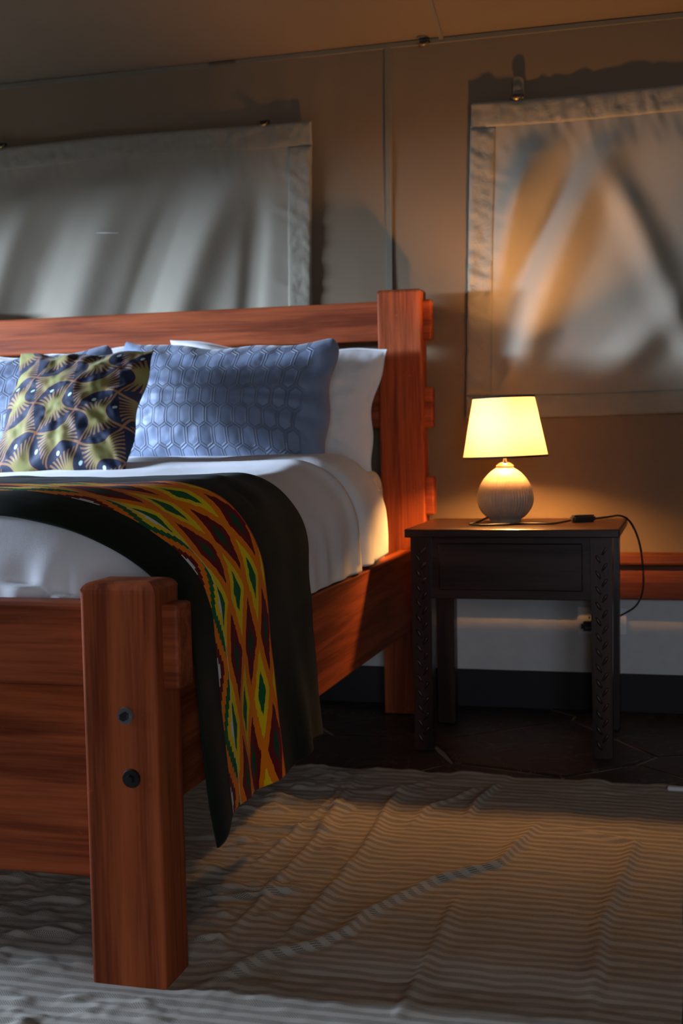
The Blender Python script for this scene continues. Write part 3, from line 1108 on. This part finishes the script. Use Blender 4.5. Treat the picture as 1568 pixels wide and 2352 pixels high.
pm = pillow_mesh('white_pillow', 0.70, 0.405, 0.17, 4, pinch=0.10, flange=0.02, wr=0.0035, px=0.9)
o = place_pillow('pillow', pm, WHITE_PILLOW, (-1.228, 3.640, 0.945), math.radians(11), math.radians(4.5), 0.0)
props(o, 'plain white pillow against the headboard, its corner touching the right head post beside the lamp table', 'pillow', 'white pillows')
o['label'] = 'plain white pillow with its pointed corner against the head post near the lamp'
o = place_pillow('pillow', pm, WHITE_PILLOW, (-1.975, 3.655, 0.955), math.radians(10), math.radians(-1))
props(o, 'plain white pillow mostly hidden behind the patterned cushion and blue pillow', 'pillow', 'white pillows')
sm = pillow_mesh('blue_pillow', 0.70, 0.400, 0.19, 9, res=110, pinch=0.17, flange=0.0, wr=0.003, ear=0.012, rnd=0.12, px=0.3)
SH = sham_mat()
o = place_pillow('quilted_pillow', sm, SH, (-1.305, 3.415, 0.957), math.radians(15), math.radians(2.0), math.radians(-3))
props(o, 'blue honeycomb-quilted pillow propped in front of the pointed white pillow', 'pillow', 'blue quilted pillows')
o = place_pillow('quilted_pillow', sm, SH, (-2.00, 3.42, 0.950), math.radians(15), math.radians(-1), 0)
props(o, 'blue quilted pillow peeking out beside the patterned cushion, mostly hidden', 'pillow', 'blue quilted pillows')
cm = pillow_mesh('cushion', 0.405, 0.395, 0.16, 17, res=100, pinch=0.09, wr=0.006)
o = place_pillow('cushion', cm, cushion_mat(), (-1.612, 3.105, 0.938), math.radians(31), math.radians(0.5), math.radians(0))
props(o, 'navy cushion printed with olive bundles and white dots, propped on the bed', 'cushion')


# ------------------------------------------------------------------ nightstand
NT = empty('nightstand', (-0.46, 3.51, 0.0))
props(NT, 'small dark wooden bedside table with carved legs under the lamp', 'table')
TX0, TX1, TY0, TY1 = -0.747, -0.180, 3.303, 3.715
LEG = 0.056
box('table_top', (TX0, TX1, TY0, TY1, 0.583, 0.605), D_X, NT, 0.003)
lx = (-0.733, -0.256); ly = (3.317, 3.648)
for yy in ly:
    for xx in lx:
        bm = bmesh.new()
        vs = add_box(bm, xx, xx + LEG, yy, yy + LEG, 0.0, 0.585)
        for v in vs:
            if v.co.z < 0.1:
                v.co.x += (xx + LEG / 2 - v.co.x) * 0.10; v.co.y += (yy + LEG / 2 - v.co.y) * 0.10
        bmesh.ops.bevel(bm, geom=bm.edges[:], offset=0.003, segments=2, affect='EDGES')
        leg = link('leg', bm_mesh('leg', bm), D_Z, NT)
        if yy == ly[0]:
            bm = bmesh.new()
            for k in range(13):
                z = 0.035 + k * 0.041
                for sgn in (-1, 1):
                    m = Matrix.Translation((xx + LEG / 2 + sgn * 0.008, yy + 0.002, z + (0.02 if sgn > 0 else 0))) @ Matrix.Rotation(sgn * 0.55, 4, 'Y') @ Matrix.Diagonal((0.0045, 0.0035, 0.015, 1))
                    bmesh.ops.create_icosphere(bm, subdivisions=2, radius=1.0, matrix=m)
            link('leaf_carving', bm_mesh('leaf_carving', bm), D_Z, leg, smooth=True)
box('apron', (lx[0] + LEG - 0.005, lx[1] + 0.005, ly[0] + 0.010, ly[0] + 0.030, 0.416, 0.584), D_X, NT, 0.002)
dr = box('drawer_front', (lx[0] + LEG + 0.020, lx[1] - 0.020, ly[0] + 0.004, ly[0] + 0.014, 0.440, 0.566), D_X, NT, 0.003)
box('back_apron', (lx[0] + LEG - 0.005, lx[1] + 0.005, ly[1] + 0.026, ly[1] + 0.046, 0.416, 0.584), D_X, NT, 0.002)
for xx in lx:
    box('side_apron', (xx + 0.015, xx + 0.040, ly[0] + LEG - 0.005, ly[1] + 0.005, 0.416, 0.584), D_X, NT, 0.002)


# ------------------------------------------------------------------ table lamp
LC = (-0.507, 3.545, 0.605)
LAMP = empty('table_lamp', LC)
props(LAMP, 'lit bedside lamp with cream shade and ribbed egg-shaped ceramic base', 'lamp')


def ceramic():
    m = Mat('ribbed_glazed_ceramic')
    x, y, z = m.obj()
    n = m.noise(m.vec(x, y, z), 40, 3)
    col = m.mix(n, (0.36, 0.27, 0.18), (0.50, 0.40, 0.29))
    m.set(Base_Color=col, Roughness=0.35)
    m.bump(n, 0.15, 0.001)
    return m.m


prof = []
for t in np.linspace(0, 1, 44):
    z = 0.162 * t
    # egg: widest a little below the middle
    c = (t - 0.43) / (0.43 if t < 0.43 else 0.57)
    r = 0.0795 * max(0.0, 1 - abs(c) ** (2.15 if t < 0.43 else 1.85)) ** (0.5 if t < 0.43 else 0.62) if abs(c) < 1 else 0
    if t < 0.43: r = max(r, 0.043)
    prof.append((max(r, 0.024), z))


def rib(a, z):
    k = min(1, max(0, (0.150 - z) / 0.03)) * min(1, z / 0.02)
    w = abs(((a * 52 / (2 * math.pi)) % 1) * 2 - 1)
    jag = 0.5 + 0.5 * math.sin(a * 37 + z * 60)
    return 1 - 0.060 * k * max(0, w - 0.35) * (0.6 + 0.4 * jag)


link('base', lathe_mesh('base', prof, LC, 52 * 6, rib), ceramic(), LAMP, smooth=True)
link('collar', lathe_mesh('collar', [(0.023, 0.160), (0.0235, 0.163), (0.017, 0.1675), (0.011, 0.170), (0.006, 0.1705)], LC, 32), CHROME, LAMP, smooth=True)
link('neck', lathe_mesh('neck', [(0.0062, 0.168), (0.0062, 0.200), (0.014, 0.202), (0.014, 0.222), (0.010, 0.2235)], LC, 24), CHROME, LAMP, smooth=True)


def shade_mat():
    m = Mat('cream_fabric_shade')
    nt = m.nt
    x, y, z = m.obj()
    at = m.math('ARCTAN2', y, x)
    w = m.noise(m.vec(at * 60.0, z * 60.0, 0.0), 8.0, 2)
    col = m.mix(w, (0.84, 0.68, 0.45), (0.90, 0.76, 0.54))
    tr = nt.nodes.new('ShaderNodeBsdfTranslucent'); df = nt.nodes.new('ShaderNodeBsdfDiffuse'); mx_ = nt.nodes.new('ShaderNodeMixShader')
    m.put(tr.inputs[0], col); m.put(df.inputs[0], col)
    mx_.inputs[0].default_value = 0.08
    nt.links.new(df.outputs[0], mx_.inputs[1]); nt.links.new(tr.outputs[0], mx_.inputs[2])
    nt.links.new(mx_.outputs[0], nt.nodes['Material Output'].inputs[0])
    nt.nodes.remove(m.b)
    return m.m


ZB, ZT, RB, RT = 0.186, 0.352, 0.1185, 0.0860
n = 24
shp = [(RB + (RT - RB) * k / n, ZB + (ZT - ZB) * k / n) for k in range(n + 1)]
tilt = Matrix.Translation(Vector(LC) + Vector((0, 0, 0.27))) @ Matrix.Rotation(math.radians(-1.2), 4, 'Y') @ Matrix.Translation(-(Vector(LC) + Vector((0, 0, 0.27))))
me = lathe_mesh('shade', shp, LC, 72, cap=False); me.transform(tilt)
shade = link('shade', me, shade_mat(), LAMP, smooth=True)
for nm, r, z in (('bottom_trim', RB, ZB), ('top_trim', RT, ZT)):
    me = lathe_mesh(nm, [(r + 0.0012, z - 0.0025), (r + 0.0020, z), (r + 0.0010, z + 0.0025), (r - 0.0012, z + 0.0025), (r - 0.0016, z), (r - 0.0012, z - 0.0025), (r + 0.0012, z - 0.0025)], LC, 72, cap=False)
    me.transform(tilt)
    link(nm, me, TRIM_BLACK, shade, smooth=True)
bm = bmesh.new()
for k in range(3):
    a = k * 2 * math.pi / 3 + 0.4
    p0 = Vector(LC) + Vector((0.013 * math.cos(a), 0.013 * math.sin(a), 0.215)); p1 = Vector(LC) + Vector(((RB - 0.004) * math.cos(a), (RB - 0.004) * math.sin(a), ZB + 0.012))
    d = p1 - p0
    m = Matrix.Translation((p0 + p1) / 2) @ d.to_track_quat('Z', 'Y').to_matrix().to_4x4()
    bmesh.ops.create_cone(bm, cap_ends=True, segments=8, radius1=0.0011, radius2=0.0011, depth=d.length, matrix=m)
link('shade_carrier', bm_mesh('shade_carrier', bm), CHROME, shade)
# bulb: frosted glass that gives off the lamp's light
bmat = Mat('frosted_bulb')
bmat.set(Base_Color=(1.0, 0.9, 0.75), Roughness=0.4)
bmat.b.inputs['Emission Color'].default_value = (1.0, 0.46, 0.135, 1)
bmat.b.inputs['Emission Strength'].default_value = 1400.0
bp = [(0.011, 0.222), (0.012, 0.228), (0.018, 0.236), (0.023, 0.248), (0.024, 0.258), (0.021, 0.270), (0.013, 0.278), (0.002, 0.281)]
bulb = link('bulb', lathe_mesh('bulb', bp, LC, 24), bmat.m, LAMP, smooth=True)
bulb.visible_shadow = True
cord_pts = [(-0.552, 3.520, 0.622), (-0.578, 3.475, 0.611), (-0.592, 3.440, 0.6085), (-0.555, 3.410, 0.6085), (-0.500, 3.428, 0.6085), (-0.455, 3.462, 0.6085), (-0.405, 3.458, 0.6085), (-0.362, 3.470, 0.6085), (-0.325, 3.530, 0.612)]
cord = link('cord', tube_mesh('cord', catmull(cord_pts, 10), 0.0030, 8), BLACK_PLASTIC, LAMP, smooth=True)
cord2 = [(-0.262, 3.572, 0.614), (-0.225, 3.600, 0.617), (-0.196, 3.640, 0.617), (-0.170, 3.680, 0.595), (-0.148, 3.705, 0.540), (-0.138, 3.720, 0.465), (-0.138, 3.730, 0.400), (-0.155, 3.745, 0.352), (-0.190, 3.765, 0.322), (-0.240, 3.790, 0.295), (-0.285, 3.815, 0.272), (-0.309, 3.845, 0.262), (-0.309, 3.868, 0.262)]
link('cord_end', tube_mesh('cord_end', catmull(cord2, 10), 0.0030, 8), BLACK_PLASTIC, cord, smooth=True)
bm = bmesh.new()
m = Matrix.Translation((-0.293, 3.551, 0.6155)) @ Matrix.Rotation(math.radians(33), 4, 'Z') @ Matrix.Diagonal((0.070, 0.026, 0.021, 1))
bmesh.ops.create_cube(bm, size=1.0, matrix=m)
bmesh.ops.bevel(bm, geom=bm.edges[:], offset=0.005, segments=2, affect='EDGES')
sw = link('inline_switch', bm_mesh('inline_switch', bm), BLACK_PLASTIC, cord)
bm = bmesh.new()
add_box(bm, -0.328, -0.290, 3.872, 3.906, 0.248, 0.276)
bmesh.ops.bevel(bm, geom=bm.edges[:], offset=0.006, segments=2, affect='EDGES')
link('plug', bm_mesh('plug', bm), BLACK_PLASTIC, cord)

# ------------------------------------------------------------------ wall socket
SK = empty('power_socket', (-0.267, YB, 0.233))
props(SK, 'white double power socket on the low white wall behind the table leg', 'socket')
box('face_plate', (-0.3415, -0.1930, YB - 0.010, YB + 0.002, 0.233, 0.3185), WHITE_PLASTIC, SK, 0.003)
for cx in (-0.305, -0.228):
    box('rocker_switch', (cx - 0.006, cx + 0.006, YB - 0.0125, YB - 0.008, 0.298, 0.311), WHITE_PLASTIC, SK, 0.001)
    for dx, dz, w, h in ((0.0, 0.285, 0.0042, 0.0075), (-0.011, 0.266, 0.0062, 0.0042), (0.011, 0.266, 0.0062, 0.0042)):
        box('socket_hole_shade', (cx + dx - w / 2, cx + dx + w / 2, YB - 0.0107, YB - 0.006, dz - h / 2, dz + h / 2), HOLE_SHADE, SK, 0)  # not cut in: dark raised block painted as the hole's inner shade


# ------------------------------------------------------------------ rug
def rug_mat():
    m = Mat('cream_striped_weave')
    x, y = m.uv()
    n = m.noise(m.vec(x, y, 0.0), 5.0, 3)
    wob = (m.noise(m.vec(x * 5.0, y * 11.0, 0.0), 1.0, 3) - 0.5) * 0.010
    stripe = ((y + wob) / 0.0268).frac()
    open_ = ((stripe - 0.5).abs() * 2.0).smooth(0.62, 0.40)
    c = 0.0042
    ck = ((x / c).tri() - 0.5) * ((y / c).tri() - 0.5)
    chk = ck.smooth(-0.05, 0.02)
    thr = (x / 0.0021).tri() * 0.5 + (y / 0.0021).tri() * 0.5
    f = m.noise(m.vec(x * 700.0, y * 700.0, 0.0), 1.0, 2)
    CREAM, DARK = (0.50, 0.45, 0.37), (0.15, 0.122, 0.085)
    cream = m.mix(n.smooth(0.3, 0.7), tuple(k * 0.85 for k in CREAM), CREAM)
    cream = m.mix(f * 0.35, cream, (0.30, 0.27, 0.21))
    col = m.mix(open_ * (1.0 - chk) * 0.95, cream, DARK)
    m.set(Base_Color=col, Roughness=0.95)
    m.b.inputs['Specular IOR Level'].default_value = 0.15
    m.b.inputs['Sheen Weight'].default_value = 0.1
    h = chk * open_ + (1.0 - open_) * 0.9 + thr * 0.25 + f * 0.3
    m.bump(h, 0.7, 0.0025)
    return m.m


def rug():
    x0, x1, y0, y1 = -3.1, -0.018, 0.15, 3.070
    nx, ny = 620, 580
    X, Y = np.meshgrid(np.linspace(x0, x1, nx), np.linspace(y0, y1, ny), indexing='ij')
    lines = [
        ([(400, 2280), (515, 2249), (610, 2199), (718, 2172), (798, 2138), (840, 2100), (1000, 2023), (1061, 2008), (1146, 1988), (1177, 1949), (1240, 1880)], 0.022, 0.016, 0.35),
        ([(610, 2199), (683, 2123), (764, 2035), (832, 1947), (882, 1851), (917, 1813), (1000, 1786)], 0.020, 0.014, -0.45),
        ([(470, 2190), (496, 2165), (576, 2092), (649, 2008), (718, 1931), (744, 1882), (817, 1778)], 0.016, 0.011, -0.3),
        ([(560, 2000), (640, 1940), (700, 1880), (760, 1830), (800, 1785)], 0.012, 0.008, -0.3),
        ([(880, 2345), (909, 2337), (960, 2244), (999, 2163), (1049, 2058)], 0.020, 0.010, -0.4),
        ([(1345, 2345), (1359, 2300), (1371, 2205), (1379, 2128), (1425, 2031), (1452, 1938), (1386, 1922), (1250, 1895)], 0.022, 0.011, 0.2),
        ([(1065, 1878), (1088, 1845), (1146, 1798)], 0.014, 0.013, 0.2),
        ([(930, 1900), (985, 1850), (1050, 1830), (1120, 1800)], 0.014, 0.009, 0.2),
        ([(450, 2062), (520, 2060), (600, 2055), (700, 2040)], 0.012, 0.008, 0.2),
        ([(0, 2150), (80, 2140), (180, 2150)], 0.02, 0.012, 0.2),
        ([(0, 2080), (90, 2065), (200, 2072)], 0.018, 0.010, 0.2),
        ([(440, 2160), (520, 2155)], 0.012, 0.010, 0.2),
    ]
    H = np.zeros_like(X)
    for pts, w, amp, asy in lines:
        wp = [on_floor(*p, 0.012) for p in pts]
        H = np.maximum(H, 0) + ridge(X, Y, wp, w * 0.62, amp * 0.8, asy)
    right = sstep(-0.45, -0.9, X)
    puck = np.maximum(0, fbm(X * 14, Y * 19, 71, 3)) * (0.0015 + 0.008 * right) + 0.004 * vnoise(X * 26, Y * 42, 75) * (0.1 + right)
    H += np.maximum(puck, 0) + 0.003 * (1 + vnoise(X * 3, Y * 3, 77))
    H += 0.0016 * fbm(X * 17, Y * 27, 87, 2) + 0.0016
    edge = 0.010 * np.maximum(0, vnoise(X * 13, Y * 0, 79)) * sstep(0.10, 0.0, y1 - Y)
    H += edge
    # flat under the posts of the bed
    for (a, b) in ((-0.858, 1.823), (2 * BX + 0.858, 1.823)):
        d = np.maximum(np.abs(X - a) - 0.063, np.abs(Y - b) - 0.049)
        H *= 0.15 + 0.85 * sstep(0.0, 0.06, d)
    Xs = X + 0.010 * (X - x0) / (x1 - x0) * vnoise(Y * 3, Y * 0, 81)
    Ys = Y + 0.006 * vnoise(X * 6, X * 0, 83) * (Y - y0) / (y1 - y0)
    P = np.stack([Xs, Ys, 0.004 + H], -1)
    o = link('rug', grid_mesh('rug', P, np.stack([X, Y], -1)), rug_mat(), None, ((x0 + x1) / 2, (y0 + y1) / 2, 0.0), smooth=True)
    o.modifiers.new('thickness', 'SOLIDIFY').thickness = 0.004
    props(o, 'rumpled cream striped cotton rug lying under the foot of the bed', 'rug')
    p = on_floor(1552, 1815, 0.012)
    bm = bmesh.new()
    add_box(bm, p[0] - 0.020, p[0] + 0.030, p[1] - 0.006, p[1] + 0.012, 0.010, 0.020)
    bmesh.ops.bevel(bm, geom=bm.edges[:], offset=0.003, segments=1, affect='EDGES')
    t = link('care_label', bm_mesh('care_label', bm), WHITE_PLASTIC, o)
    t['label'] = 'small white label at the rug edge'


rug()
